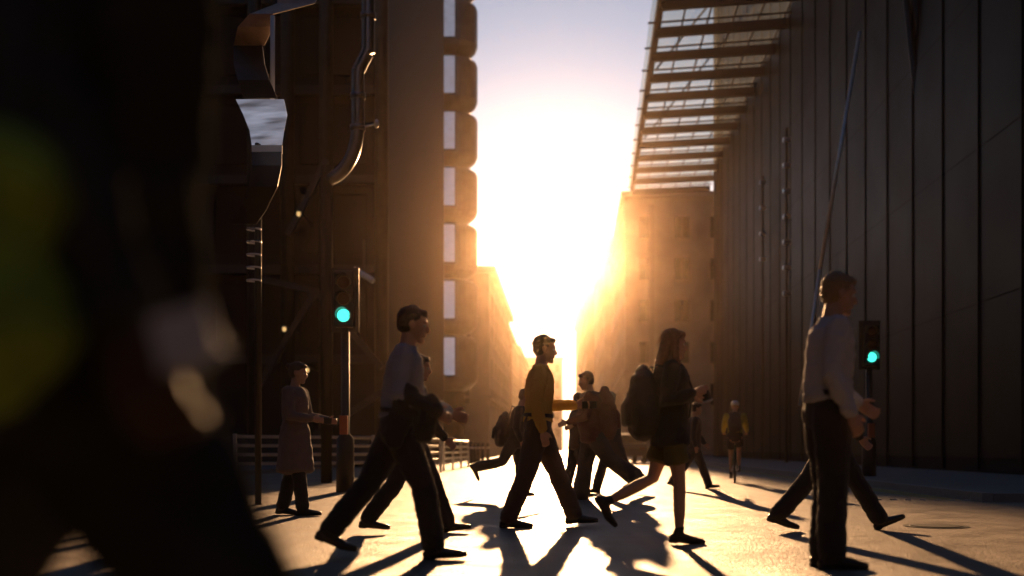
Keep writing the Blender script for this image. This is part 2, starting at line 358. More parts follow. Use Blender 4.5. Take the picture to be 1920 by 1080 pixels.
# left side beyond the stair tower
for px, py, Y, ln, m_, lab in ((917, 500, 88, 34, 'stone2', 'sooty building just beyond the drum tower on the left'),
                               (930, 575, 128, 40, 'brick', 'brown brick building second past the drum tower'),
                               (950, 610, 175, 50, 'stone', 'pale building third past the drum tower'),
                               (972, 648, 235, 60, 'stone2', 'low building deep down the left side of the street')):
    x = at(px, 0, Y).x
    block('street_building', lab, x-22, x, Y, Y+ln, at(0, py, Y).z-.45, M[m_], 5, 4, 1, k=.045)
x = at(1010, 0, 420).x
block('street_building', 'distant low building closing the end of the street', x-10, x+9, 420, 440, at(0, 672, 420).z, M['stone2'], 5, 5)
block('street_building', 'far building at the street end on the right side', x+16, x+50, 330, 380, at(0, 700, 330).z, M['stone'], 5, 5)

# unseen blocks added around the junction (they shade and colour the fill light)
for x0, x1, y0, y1, h, lab in ((-44, -15, -58, 18, 30, 'unseen grey concrete block added to cut fill light, near left corner of the junction'), (14.5, 46, -58, 6, 30, 'unseen grey concrete block added to cut fill light, near right corner of the junction'),
                               (-13, 12, -60, -46, 34, 'unseen grey concrete block added behind the crossing to cut fill light')):
    block('street_building', lab, x0, x1, y0, y1, h, M['greyblock'], 0, 0)  # added unseen blocks, only there to cut and tint the fill light
# office building on the left
ob = thing('office_building', 'very dark office block with exposed pipes and braces on the left', 'building')
OX1 = at(722, 0, 46).x; OH = 42
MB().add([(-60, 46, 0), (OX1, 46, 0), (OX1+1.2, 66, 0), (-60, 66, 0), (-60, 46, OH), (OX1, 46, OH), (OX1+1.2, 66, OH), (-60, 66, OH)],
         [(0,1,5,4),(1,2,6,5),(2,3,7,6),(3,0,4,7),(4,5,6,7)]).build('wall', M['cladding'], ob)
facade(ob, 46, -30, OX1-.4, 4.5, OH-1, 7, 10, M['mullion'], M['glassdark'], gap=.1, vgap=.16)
for z in range(10):
    zz = 4.2+z*3.65; MB().box(-60, OX1+.1, 45.5, 45.9, zz, zz+.35).build('floor_band', M['concrete'], ob)
for px in (478, 540, 612, 716):
    q = at(px, 0, 45); MB().cyl((q.x, 44.9, 0), (q.x, 44.9, OH), .28, 20).build('column', M['steel_dark'], ob, smooth=True)
for a, b in (((592, 545), (478, 735)), ((478, 520), (600, 548)), ((592, 545), (716, 690)), ((540, 440), (612, 300)), ((716, 735), (560, 835))):
    MB().bar(at(*a, 44.4), at(*b, 44.4), .24).build('brace', M['steel_dark'], ob)
MB().box(-60, OX1-.2, 44.2, 46, 0.12, 1.2).build('plinth', M['concrete'], ob)

# service duct: polished pipe that jogs and turns back into the wall
def pipe(name, pts, Y, r, m, parent=None, n=20, sub=6):
    P = [at(a, b, Y) for a, b in pts]; out = []
    for i in range(len(P)-1):
        p0, p1, p2, p3 = P[max(0, i-1)], P[i], P[i+1], P[min(len(P)-1, i+2)]
        for k in range(sub):
            t = k/sub; out.append(.5*((2*p1)+(-p0+p2)*t+(2*p0-5*p1+4*p2-p3)*t*t+(-p0+3*p1-3*p2+p3)*t**3))
    out.append(P[-1])
    return MB().sweep([(q, r) for q in out], side=(0, 1, 0), n=n).build(name, m, parent, smooth=True)
dt = thing('steel_pipe', 'tall steel pipe with a jog and a bottom bend left of the drum tower', 'pipe')
YD = 24.0
pipe('pipe', [(690, -120), (690, 0), (690, 90), (688, 100), (673, 130), (671, 140), (671, 200), (670, 250), (660, 292), (640, 322), (618, 336)], YD, .14, M['pipe'], dt)
for px, py in ((690, 30), (671, 180), (670, 240)):
    q = at(px, py, YD); MB().sweep([(q+Vector((0, 0, -.06)), .165), (q+Vector((0, 0, .06)), .165)], side=(1, 0, 0), n=24, cap=False).build('collar', M['pipe'], dt, smooth=True)
q = at(612, 338, YD); MB().cyl((q.x, YD, 0), (q.x, YD, q.z+.3), .12, 16).build('post', M['cladding'], dt, smooth=True)
q = at(706, 232, YD); MB().ball(q, .05, .05, .1).bar(q, at(671, 240, YD), .03).build('valve', M['steel'], dt, smooth=True)
# bent cladding strip (bright blurred metal) on a mast, left
st = thing('steel_sculpture', 'twisting band with a copper hood and a pale panel of painted sky glow beside the near walker', 'sculpture')
def ribbon(name, secs, Y, m, parent, th=.025):
    L = []
    N = 5
    for i in range(len(secs)-1):
        (xa, xb, y, dy) = secs[i]; (xc, xd, y2, dy2) = secs[i+1]
        for k in range(N+(i == len(secs)-2)):
            t = k/N; L.append((xa+(xc-xa)*t, xb+(xd-xb)*t, y+(y2-y)*t, dy+(dy2-dy)*t))
    vs_, fs = [], []
    for xl, xr, y, dy in L:
        a, b = at(xl, y, Y+dy*.5), at(xr, y, Y+dy*.5-.12); vs_ += [a, b, b+Vector((0, th, 0)), a+Vector((0, th, 0))]
    for i in range(len(L)-1):
        for k in range(4): k2 = (k+1) % 4; fs.append((i*4+k, i*4+k2, (i+1)*4+k2, (i+1)*4+k))
    fs += [(3, 2, 1, 0), tuple((len(L)-1)*4+k for k in range(4))]
    return MB().add(vs_, fs).build(name, m, parent, smooth=False)
YS = 14.5
ribbon('copper_hood', [(520, 600, -14, 0.5), (520, 590, 6, .2), (468, 512, 26, -.3), (446, 512, 50, -.2), (438, 496, 84, .4)], YS, M['copper'], st)
ribbon('upper_band', [(438, 492, 86, .4), (438, 496, 120, 0), (446, 505, 150, -.5), (456, 520, 184, -.6)], YS, M['steel_dark'], st)
ribbon('painted_glow_panel', [(442, 532, 186, -.9), (456, 538, 215, -.4), (468, 532, 245, .25), (472, 528, 272, .75)], YS, M['painted_glow'], st)  # glow painted on the band where steel would mirror the sky
ribbon('lower_band', [(472, 528, 274, .7), (472, 528, 310, .2), (466, 520, 350, 0), (448, 500, 392, .5), (436, 480, 420, .8)], YS, M['steel_dark'], st)
ribbon('edge_trim', [(472, 529, 272, .55), (472, 529, 288, .55)], YS, M['white'], st)
a, b = at(511, 30, YS-.3), at(511, 192, YS-.3); MB().cyl(a, b, .03, 12).build('white_rod', M['white'], st, smooth=True)
a = at(484, 420, YS+.35); MB().cyl((a.x, a.y, 0), (a.x, a.y, at(0, 60, YS).z), .045, 12).build('mast', M['steel_dark'], st, smooth=True)
for k in range(5):
    q = at(476, 430+k*24, YS+.3); MB().torus(q, .09, .013, 'z', 18, 6).xf(Matrix.Identity(4)).build('coil', M['steel'], st, smooth=True)

# stair tower of stacked stainless drums
tw = thing('stair_tower', 'tall stair tower of stacked rounded steel drums with pale slot windows', 'tower')
YT = 70.0
xl, xr = at(768, 0, YT).x, at(894, 0, YT).x
def rrect(x0, x1, y0, y1, r, n=6):
    out = []
    for cx, cy, a0 in ((x1-r, y0+r, -90), (x1-r, y1-r, 0), (x0+r, y1-r, 90), (x0+r, y0+r, 180)):
        for k in range(n+1): a = R(a0+90*k/n); out.append((cx+r*math.cos(a), cy+r*math.sin(a)))
    return out
edges = [-440, -332, -224, -116, -9, 98, 203, 308, 414, 520, 626, 732]
MB().add(*(lambda P: ([(x, y, 0) for x, y in P]+[(x, y, 44) for x, y in P], [(i, (i+1) % len(P), len(P)+(i+1) % len(P), len(P)+i) for i in range(len(P))]+[tuple(range(len(P), 2*len(P)))]))(rrect(xl+.3, xr-.84, YT+.75, YT+2.2, .6))).build('core', M['mullion'], tw, smooth=False)
for i in range(len(edges)-1):
    zt, zb = at(0, edges[i], YT).z, at(0, edges[i+1], YT).z
    prof = [(.85, 0.0), (.66, .03), (.36, .085), (.12, .15), (0, .23), (0, .87), (.08, .925), (.3, .965), (.62, .988), (.85, 1.0)]
    vs_, fs = [], []; n = None
    hgt = zt-zb
    for ins, t in prof:
        P = rrect(xl+ins*.3, xr-ins, YT+ins*.5, YT+3.0-ins*.5, max(.4, 1.4-ins*.55)); n = len(P); vs_ += [(x, y, zb+hgt*t) for x, y in P]
    for a in range(len(prof)-1):
        for k in range(n): k2 = (k+1) % n; fs.append((a*n+k, a*n+k2, (a+1)*n+k2, (a+1)*n+k))
    fs += [tuple(reversed(range(n))), tuple((len(prof)-1)*n+k for k in range(n))]
    dr = MB().add(vs_, fs).build('drum', M['drum'], tw, smooth=False)
    sm = dr.data
    a, b = at(828, 0, YT).x, at(853, 0, YT).x
    z0, z1 = zb+hgt*.27, zb+hgt*.97-.12
    wdw = MB().box(a-.07, a, YT-.09, YT+.1, z0, z1).box(b, b+.07, YT-.09, YT+.1, z0, z1).box(a-.07, b+.07, YT-.09, YT+.1, z1, z1+.07).box(a-.07, b+.07, YT-.09, YT+.1, z0-.07, z0).build('window', M['steel_dark'], dr)
    MB().box(a, b, YT-.05, YT-.02, z0, z1).build('pane', M['painted_glow'], wdw)  # pane emission paints the pale sky light of the slot, no lamp
# left part of the tower: dark service risers
lb = thing('service_riser', 'dark vertical service riser between the office block and the drum tower', 'riser')
MB().box(at(716, 0, YT).x-1.5, xl-.06, YT+1, YT+9, 0, 42).build('shaft', M['cladding'], lb)
for px in (726, 742, 757): q = at(px, 0, YT); MB().cyl((q.x, YT+.6, 0), (q.x, YT+.6, 42), .2, 14).build('pipe', M['steel_dark'], lb, smooth=True)
for k in range(12): MB().box(at(716, 0, YT).x, xl-.07, YT+.3, YT+1, 3+k*3.5, 3.25+k*3.5).build('floor_plate', M['concrete'], lb)

# dark glass tower on the right
TX = lambda Y: 13.5+(Y-53)*.0595
tr_ = thing('glass_tower', 'huge near-black office tower filling the right side', 'building')
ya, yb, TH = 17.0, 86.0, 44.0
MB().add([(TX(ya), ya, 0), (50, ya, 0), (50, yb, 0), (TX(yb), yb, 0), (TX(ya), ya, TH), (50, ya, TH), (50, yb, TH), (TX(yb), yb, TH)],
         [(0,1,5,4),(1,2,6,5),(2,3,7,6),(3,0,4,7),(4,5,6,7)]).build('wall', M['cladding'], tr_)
for j in range(9):
    z = .5+j*4.0
    for i in range(11):
        y0 = ya+.5+i*5.7; y1 = y0+5.64
        if y0 > 78: continue
        x0, x1 = TX(y0)-.03, TX(y1)-.03
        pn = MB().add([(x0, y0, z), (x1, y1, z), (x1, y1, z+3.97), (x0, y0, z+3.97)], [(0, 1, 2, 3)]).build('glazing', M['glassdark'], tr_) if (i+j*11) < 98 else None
for i in range(24):
    y = ya+.47+i*2.85; x = TX(y); MB().box(x-.07, x-.001, y-.03, y+.03, .2, 40).build('mullion', M['glassdark'], tr_)
for a, b, Y, w_ in (((1693, -60), (1762, 560), 34.5, .22), ((1711, -60), (1780, 560), 34.2, .22), ((1612, 60), (1538, 505), 40, .13), ((1538, 505), (1500, 760), 40, .13)):
    MB().cyl(at(*a, Y), at(*b, Y), w_/2, 14).build('raking_strut', M['rail' if Y == 40 else 'steel_dark'], tr_, smooth=True)
for px, Y in ((1475, 49), (1430, 60)):
    q = at(px, 0, Y); MB().cyl((q.x, Y, .12), (q.x, Y, at(0, 240 if px > 1450 else 330, Y).z), .07, 10).build('hanger_rod', M['steel_dark'], tr_, smooth=True)
    for k in range(7 if px > 1450 else 4):
        z = at(0, 262+k*48+(80 if px < 1450 else 0), Y).z; MB().box(q.x-.16, q.x+.16, Y-.12, Y+.12, z-.09, z+.09).build('clamp', M['steel'], tr_, bevel=.03)

# glazed canopy
CZ = CH+21.0
cn = thing('glass_canopy', 'slatted glass canopy on brown beams jutting from the right tower over the street', 'canopy')
LX = lambda Y: 7.07+(Y-53)*(9.86-7.07)/39
dv = Vector((math.cos(R(11.7)), -math.sin(R(11.7)), 0))
def canopy_pt(Y, t):           # t: 0 at street edge, 1 at tower wall
    a = Vector((LX(Y), Y, CZ)); k = (TX(Y)-a.x+.3)/(dv.x-dv.y*.0595); return a+dv*k*t
Ys = [42.6+3.52*k for k in range(15)]
for Y in Ys:
    MB().bar(canopy_pt(Y, 0), canopy_pt(Y, 1), .3, .46).build('beam', M['bar'], cn)
    a = canopy_pt(Y-1.15, -.075)+Vector((0, 0, .1)); MB().bar(a, canopy_pt(Y-1.15, 1)+Vector((0, 0, .1)), .07, .09).build('purlin', M['bar'], cn)
for k in range(6):
    t = k/5.4; a = canopy_pt(Ys[0], t); b = canopy_pt(Ys[-1], t); up = Vector((0, 0, .32))
    MB().bar(a+up, b+up, .08 if k else .32, .1 if k else .5).build('edge_beam' if k == 0 else 'glazing_bar', M['bar'], cn)
a, b, c, d = canopy_pt(Ys[0], -.06), canopy_pt(Ys[-1], -.06), canopy_pt(Ys[-1], .99), canopy_pt(Ys[0], .99)
z = Vector((0, 0, .40)); z2 = Vector((0, 0, .42))
MB().add([a+z, b+z, c+z, d+z, a+z2, b+z2, c+z2, d+z2], [(0,3,2,1),(4,5,6,7),(0,1,5,4),(1,2,6,5),(2,3,7,6),(3,0,4,7)]).build('glass', M['canopy_glass'], cn)
# two hangers tie the canopy back to the tower
for Y in (49, 63, 77): MB().cyl(canopy_pt(Y, .05)+Vector((0, 0, .3)), Vector((TX(Y-3)+.1, Y-3, CZ+7)), .06, 8).build('tie_rod', M['steel_dark'], cn, smooth=True)

# ------------------------------------------------------------------ street furniture
def signal(px, py_green, Y, label, far=False):
    q = at(px, py_green, Y); r = thing('traffic_light', label, 'traffic light', (q.x, Y, 0), group='traffic lights at the crossing')
    zg = q.z
    MB().sweep([((0, .14, 0), .16), ((0, .14, .9), .15), ((0, .14, 1.0), .075), ((0, .14, zg+.75), .07)], side=(1, 0, 0), n=18, cap=False).build('pole', M['blackpaint'], r, smooth=True)
    h = MB().box(-.17, .17, -.06, .1, zg-.2, zg+.76).build('signal_head', M['blackpaint'], r, bevel=.03)
    MB().box(-.24, .24, .101, .113, zg-.27, zg+.83).build('backing_board', M['blackpaint'], r)
    for k, m_ in enumerate(('green_on', 'lens_amber', 'lens_red')):
        z = zg+k*.28
        MB().sweep([((0, -.055, z), .11), ((0, -.085, z), .10), ((0, -.1, z), .05)], side=(1, 0, 0), n=24, cap=False).build('lamp' if k == 0 else 'lens', M[m_], h, smooth=True)
        vs_, fs = [], []
        for i in range(13):
            a = R(-20+220*i/12); 
            for rr in (.122, .128):
                for y in (-.06, -.26+.06*abs(math.cos(a))): vs_.append((rr*math.cos(a), y, z+rr*math.sin(a)))
        for i in range(12):
            o_ = i*4; fs += [(o_, o_+1, o_+5, o_+4), (o_+2, o_+6, o_+7, o_+3), (o_+1, o_+3, o_+7, o_+5)]
        MB().add(vs_, fs).build('visor', M['blackpaint'], h)
    MB().box(-.07, .07, -.07, .02, .98, 1.3).build('push_button_box', M['orange'] , r, bevel=.01)
    return r
signal(645, 592, 19.0, 'thick black signal pole showing green behind the rail on the left')
signal(1633, 670, 25.0, 'distant signal showing green against the dark tower at the right')
def guard_rail(p0, p1, n, label, rails=4):
    p0, p1 = Vector((*p0, 0)), Vector((*p1, 0)); d = p1-p0
    r = thing('guard_rail', label, 'guard rail', p0, group='pedestrian guard rails')
    for i in range(n+1):
        q = d*i/n; MB().box(q.x-.04, q.x+.04, q.y-.04, q.y+.04, 0, 1.06).build('post', M['rail'], r, bevel=.01)
    for k in range(rails):
        z = 1.0-k*.2
        for i in range(n):
            a, b = d*i/n, d*(i+1)/n; e = d.normalized()*.042; MB().bar(a+e+Vector((0,0,z)), b-e+Vector((0,0,z)), .05, .07).build('rail', M['rail'], r, bevel=.012)
    return r
guard_rail(gnd(440, 24.5), gnd(700, 27.0), 3, 'pale steel guard rail behind the woman in the long coat')
guard_rail(gnd(735, 30), gnd(826, 34), 3, 'guard rail section seen past the waist of the man with the jacket')
guard_rail(gnd(832, 37), gnd(878, 44), 3, 'short guard rail section farthest down the left pavement')
bo = None
for i, (px, Y) in enumerate(((884, 46), (890, 49), (897, 52), (905, 55), (915, 58))):
    if bo is None:
        bo = thing('bollard', '', 'bollard', (0, 0, 0), group='bollards on the left pavement')
        MB().sweep([((0, 0, .1), .11), ((0, 0, .25), .08), ((0, 0, .85), .07), ((0, 0, .95), .09), ((0, 0, 1.02), .05)], side=(1, 0, 0), n=16, cap=False).build('post', M['blackpaint'], bo, smooth=True)
        MB().sweep([((0, 0, .72), .078), ((0, 0, .8), .077)], side=(1, 0, 0), n=16, cap=False).build('band', M['white'], bo, smooth=True)
        o = bo
    else: o = copy_tree(bo)
    o.location = (*gnd(px, Y), 0); o['label'] = ['first', 'second', 'third', 'fourth', 'last'][i]+' black bollard past the end of the guard rails'
def wall_lamp(px, py, Y, label):
    q = at(px, py, Y); r = thing('wall_lamp', label, 'lamp', q, group='small warm lamps on the dark block')
    MB().ball((0, 0, 0), .08, .08, .1).build('bulb', M['lamp_on'], r, smooth=True)
    MB().sweep([((0, 0, .08), .12), ((0, 0, .16), .05)], side=(1, 0, 0), n=14, cap=False).build('shade', M['blackpaint'], r)
    MB().bar((0, 0, .14), (0, 46-Y, .14), .04).build('bracket', M['blackpaint'], r)
wall_lamp(560, 401, 43, 'small warm lamp high on the dark office block')
wall_lamp(533, 617, 43, 'small warm lamp low on the block beside the diagonal brace')
wall_lamp(576, 694, 43, 'lowest warm lamp on the block above the woman in the coat')
def camera_arm(px, py, Y, label):
    q = at(px, py, Y); r = thing('street_camera', label, 'camera', q)
    MB().box(-.45, .45, -.12, .12, -.1, .1, Matrix.Rotation(R(32), 4, 'Y')).build('housing', M['steel'], r, bevel=.04)
    MB().bar((0, 0, .1), (0, 0, 1.3), .08).build('drop_rod', M['steel_dark'], r)
    MB().bar((0, 0, 1.3), (-.4, 45-Y, 1.3), .08).build('bracket', M['steel_dark'], r)
camera_arm(682, 516, 42, 'tilted pale camera housing hanging above the green signal')

# distant vehicles
def car(px, Y, rz, m_, label, h=1.5):
    r = thing('parked_car', label, 'car', (*gnd(px, Y), 0), rz, group='cars far down the street')
    prof = [(-2.1, .35), (-2.15, .75), (-2.0, .95), (-1.5, 1.0), (-1.0, h-.06), (-.4, h), (.5, h-.03), (1.15, .98), (1.95, .86), (2.15, .6), (2.12, .35)]
    vs_, fs = [], []; n = len(prof)
    for y, s in ((-.85, 1), (-.88, 1), (.88, 1), (.85, 1)):
        for x_, z_ in prof: vs_.append((x_*(1 if abs(y) > .86 else .985), y*(.8 if z_ > 1.2 else 1), z_))
    for a in range(3):
        for k in range(n): k2 = (k+1) % n; fs.append((a*n+k, a*n+k2, (a+1)*n+k2, (a+1)*n+k))
    fs += [tuple(reversed(range(n))), tuple(3*n+k for k in range(n))]
    MB().add(vs_, fs).build('body', M[m_], r, bevel=.04)
    MB().add([(-1.52, -.74, 1.03), (-1.52, .74, 1.03), (-1.1, .66, h-.13), (-1.1, -.66, h-.13)], [(0, 1, 2, 3)]).xf(Matrix.Translation((-.04, 0, .01))).build('rear_window', M['glassdark'], r)
    for x_ in (-1.35, 1.35):
        for y in (-.84, .84):
            wh = MB().sweep([((x_, y-.1, .32), .32), ((x_, y+.1, .32), .32)], side=(1, 0, 0), n=20, cap=False).build('wheel', M['rubber'], r, smooth=False)
            MB().sweep([((x_, y-.11, .32), .18), ((x_, y+.11, .32), .18)], side=(1, 0, 0), n=16, cap=False).build('rim', M['steel'], wh)
    for y in (-.62, .62): MB().box(-2.18, -2.1, y-.14, y+.14, .66, .78).build('tail_light', M['lens_red'], r)
car(1168, 58, R(94), 'carpaint', 'dark car parked far off beside the backpack of the woman in shorts', 1.5)
car(1120, 86, R(94), 'carpaint2', 'small pale car far off between the striding legs in the centre', 1.6)

# ------------------------------------------------------------------ people
def person(label, px, Y, heading, H=1.75, hip=0, lean=3, legs=((24, 6, 8, 0), (-20, 22, -28, 20)), arms=((-15, 20, 8), (18, 25, 8)),
           skin='skin', hair='hair', hairstyle='short', top='jacket', top_m='navy', bottom='trousers', bottom_m='black', shoe_m='leather',
           head_pitch=5, sleeves=1, vox=None, curl=35, bare_legs=False, group='pedestrians crossing the street', loose=1.0, dz=0, twist=8, seat=None, head_yaw=0, coat_len=1.0, shoes=True, belly=1.0, xy=None):
    """joints by forward kinematics; x forward, y left, z up. legs: (thigh, knee, foot pitch, toe bend); arms: (shoulder, elbow, out)"""
    s = H/1.75; vox = vox or max(.0075, .0009*Y)
    x_, y_ = xy or gnd(px, Y)
    r = thing('person', label, 'person', (x_, y_, 0), heading, group)
    V = Vector; sd = V((0, 1, 0)); sgn = 1
    def dirv(a): return V((math.sin(R(a)), 0, -math.cos(R(a))))
    tw_ = R(twist)
    pel = V((0, 0, 0)); up = V((math.sin(R(lean)), 0, math.cos(R(lean))))
    J = {}; low = 9
    for i, sy in enumerate((-1, 1)):            # 0 = right leg (near camera when heading is +x), 1 = left
        th, kn, fp, tb = legs[i]
        hp = pel+V((0, sy*.085*s, 0)); k = hp+dirv(th)*.43*s; a = k+dirv(th-kn)*.425*s
        fd = V((math.cos(R(fp)), 0, math.sin(R(fp)))); fu = V((-math.sin(R(fp)), 0, math.cos(R(fp))))
        td = V((math.cos(R(fp+tb)), 0, math.sin(R(fp+tb)))); tu = V((-math.sin(R(fp+tb)), 0, math.cos(R(fp+tb))))
        ball_ = a+fd*.12*s-fu*.055*s
        J[i] = (hp, k, a, fd, fu, td, tu, ball_)
        low = min(low, (a-fd*.06*s-fu*.085*s).z, (ball_-fu*.03*s).z, (ball_+td*.07*s-tu*.03*s).z)
    base = V((0, 0, -low+dz)) if seat is None else V((0, 0, seat))
    chest = pel+up*.40*s; sh = pel+up*.49*s; nk = pel+up*.545*s
    hd_dir = V((math.sin(R(lean+head_pitch)), 0, math.cos(R(lean+head_pitch)))); hc = nk+hd_dir*.155*s+V((.018*s, 0, 0))
    body, cloth, low_c, shoe = MB(), MB(), MB(), []
    # torso
    def torso(mb, e, z0=-.05, flare=None):
        L = [(z0, .155, .112), (0, .168, .122), (.1, .148, .11*belly), (.2, .142, .108*belly), (.32, .165, .12), (.42, .178, .115), (.49, .16, .09), (.535, .075, .07)]
        mb.sweep([(pel+up*z*s, (a+e)*s, (b+e)*s) for z, a, b in L], side=V((math.sin(tw_)*.3, 1, 0)), n=20)
    torso(body, -.012)
    body.sweep([(sh, .06*s), (nk, .056*s), (nk+hd_dir*.08*s, .054*s)], n=14)
    # head
    hr = (Matrix.Rotation(R(head_yaw), 3, 'Z') @ Matrix.Rotation(R(lean+head_pitch), 3, 'Y'))
    def hp_(x, y, z): return hc+hr@(V((x, y, z))*s)
    body.ball(hp_(-.008, 0, .03), .096*s, .076*s, .088*s, hr); body.ball(hp_(.022, 0, -.03), .068*s, .06*s, .082*s, hr)
    body.sweep([(hp_(.082, 0, .018), .010*s), (hp_(.100, 0, -.012), .014*s), (hp_(.104, 0, -.026), .017*s)], n=8)
    body.ball(hp_(.068, 0, -.098), .026*s, .03*s, .022*s, hr); body.ball(hp_(.084, 0, -.06), .016*s, .026*s, .012*s, hr)
    body.ball(hp_(.078, 0, .030), .018*s, .05*s, .014*s, hr)
    for sy in (-1, 1): body.ball(hp_(-.006, sy*.077, -.005), .020*s, .012*s, .032*s, hr)
    # legs
    for i in (0, 1):
        hp, k, a, fd, fu, td, tu, bl = J[i]
        def leg(mb, e, r_=(.092, .08, .056, .056, .054, .037), lo=1.0, hem=0):
            A = [(hp, r_[0]+e), (hp.lerp(k, .45), r_[1]+e), (k, r_[2]+e), (k.lerp(a, .3)-fd*0, r_[3]+e)]
            if lo > .6: A += [(k.lerp(a, .6), r_[4]+e+hem*.5)]
            A += [(k.lerp(a, lo), r_[5]+e+hem)] if lo > .6 else []
            mb.sweep([(p, q*s, q*s*1.04) for p, q in A], n=14)
        leg(body, -.006)
        if bottom == 'trousers':
            leg(low_c, .014*loose, (.098, .088, .068, .066, .060, .052), .98, .012*loose)
        elif bottom == 'shorts':
            low_c.sweep([(hp+V((0, 0, .03*s)), .092*s), (hp.lerp(k, .35), .098*s), (hp.lerp(k, .66), .104*s)], n=14, ck=.2)
        # foot inside the body mesh and a shoe over it
        fm = MB()
        for mb, e in ((body, -.008), (fm, .004)):
            mb.sweep([(a+fu*.03*s, (.036+e)*s), (a-fu*.02*s-fd*.015*s, (.036+e)*s), (a-fu*.05*s-fd*.035*s, (.032+e)*s, (.03+e)*s)], n=12)
            mb.sweep([(a-fd*.05*s-fu*.05*s, (.032+e)*s, (.03+e)*s), (a+fd*.02*s-fu*.04*s, (.04+e)*s, (.04+e)*s), (bl, (.046+e)*s, (.028+e)*s), (bl+td*.05*s-tu*.004*s, (.042+e)*s, (.022+e)*s), (bl+td*.085*s-tu*.008*s, (.026+e)*s, (.016+e)*s)], n=14)
        so = MB()
        so.sweep([(a-fd*.06*s-fu*.078*s, .032*s, .012*s), (a+fd*.02*s-fu*.078*s, .034*s, .010*s), (bl-fu*.026*s, .045*s, .009*s), (bl+td*.05*s-tu*.026*s, .043*s, .009*s), (bl+td*.092*s-tu*.024*s, .028*s, .008*s)], n=10)
        so.sweep([(a-fd*.062*s-fu*.074*s, .03*s, .022*s), (a-fd*.02*s-fu*.076*s, .032*s, .02*s)], n=10)
        if shoes: shoe.append((fm, so))
    # pelvis joins trousers
    if bottom == 'trousers' or bottom == 'shorts':
        low_c.sweep([(pel-up*.03*s, .16*s, .12*s), (pel+up*.04*s, .17*s, .128*s), (pel+up*.13*s, .152*s, .118*s)], n=18)
    if bottom == 'skirt':
        for i in (0, 1):
            hp, k = J[i][0], J[i][1]; low_c.sweep([(hp+V((0, 0, .05*s)), .115*s), (hp.lerp(k, .5), .12*s), (hp.lerp(k, .85), .125*s)], n=16)
        m_ = (J[0][1]+J[1][1])/2; low_c.sweep([(pel+up*.13*s, .15*s, .115*s), (pel, .175*s, .14*s), (pel.lerp(m_, .5), .165*s, .15*s), (pel.lerp(m_, .82), .16*s, .15*s)], n=18)
    # arms and hands
    hands = []
    for i, sy in enumerate((-1, 1)):
        an, el_, out = arms[i]
        shp = sh+V((sy*-math.sin(tw_)*.17*s*(-1), sy*.185*s, -.01*s)) if True else None
        def adir(a, o): d = V((math.sin(R(a)), sy*math.sin(R(o)), -math.cos(R(a)))); return d.normalized()
        d1 = adir(an, out); d2 = adir(an+el_, out-14 if el_ > 50 else out-4)
        e_ = shp+d1*.285*s; wr = e_+d2*.245*s
        body.sweep([(shp, .05*s), (shp.lerp(e_, .4), .046*s), (e_, .037*s), (e_.lerp(wr, .35), .038*s), (e_.lerp(wr, .75), .028*s), (wr, .024*s, .03*s)], n=12)
        # hand
        nrm = V((0, -sy, 0)); lat = d2.cross(nrm).normalized()
        if lat.dot(V((1, 0, 0))+V((0, 0, .3))) < 0: lat = -lat          # thumb side: forward / up
        nrm = (nrm-d2*nrm.dot(d2)).normalized()
        pm = wr+d2*.05*s
        body.sweep([(wr, .024*s, .020*s), (pm, .040*s, .017*s), (wr+d2*.088*s, .040*s, .014*s)], side=lat, n=12)
        for f_, ln in ((-1.5, .058), (-.5, .072), (.5, .078), (1.5, .070)):
            c = wr+d2*.09*s+lat*f_*.0195*s; L = [(c-d2*.02*s, .0085*s)]; dd = d2; cu = curl*(1+.12*f_)
            for sg in (.45, .32, .23):
                q = Quaternion(lat, 0); ax = d2.cross(nrm).normalized()
                dd = (Quaternion(ax, R(cu*(.8 if sg > .4 else 1))) @ dd).normalized(); c = c+dd*ln*sg*1.15*s; L.append((c, (.0088 if sg > .3 else .0075)*s))
            body.sweep(L, side=lat, n=8)
        tb0 = wr+d2*.03*s+lat*.03*s; tdir = (d2*.75+lat*.75+nrm*.35).normalized(); t1 = tb0+tdir*.035*s; t2 = t1+(tdir*.6+d2*.7+nrm*.3).normalized()*.03*s
        body.sweep([(tb0, .013*s), (t1, .011*s), (t2, .0085*s)], side=lat, n=8)
        hands.append((wr, d2, lat, nrm))
        if sleeves > 0:
            if sleeves >= 1:
                E = .018
                cloth.sweep([(shp-d1*.0+up*.0, (.062+E*.6)*s), (shp.lerp(e_, .45), (.050+E)*s), (e_, (.044+E)*s), (e_.lerp(wr, .5), (.040+E*.8)*s), (e_.lerp(wr, .93), (.033+E*.7)*s)], n=14)
            else:
                cloth.sweep([(shp, .068*s), (shp.lerp(e_, .4), .062*s), (shp.lerp(e_, .8), .06*s)], n=14)
    # upper clothing
    if top in ('jacket', 'shirt', 'coat'):
        e = {'jacket': .022, 'shirt': .010, 'coat': .03}[top]*loose
        bot = {'jacket': -.12, 'shirt': .05, 'coat': -.08}[top]
        L = [(bot, .165, .125), (.0, .168, .125), (.1, .152, .114*belly), (.2, .147, .112*belly), (.32, .166, .122), (.42, .180, .118), (.485, .165, .095), (.52, .085, .075)]
        cloth.sweep([(pel+up*z*s, (a+e)*s, (b+e)*s) for z, a, b in L if z >= bot], side=sd, n=22, ck=.25)
        cloth.sweep([(sh+up*.02*s, (.082)*s), (nk-up*.002*s, .070*s)], n=16, cap=False)          # collar
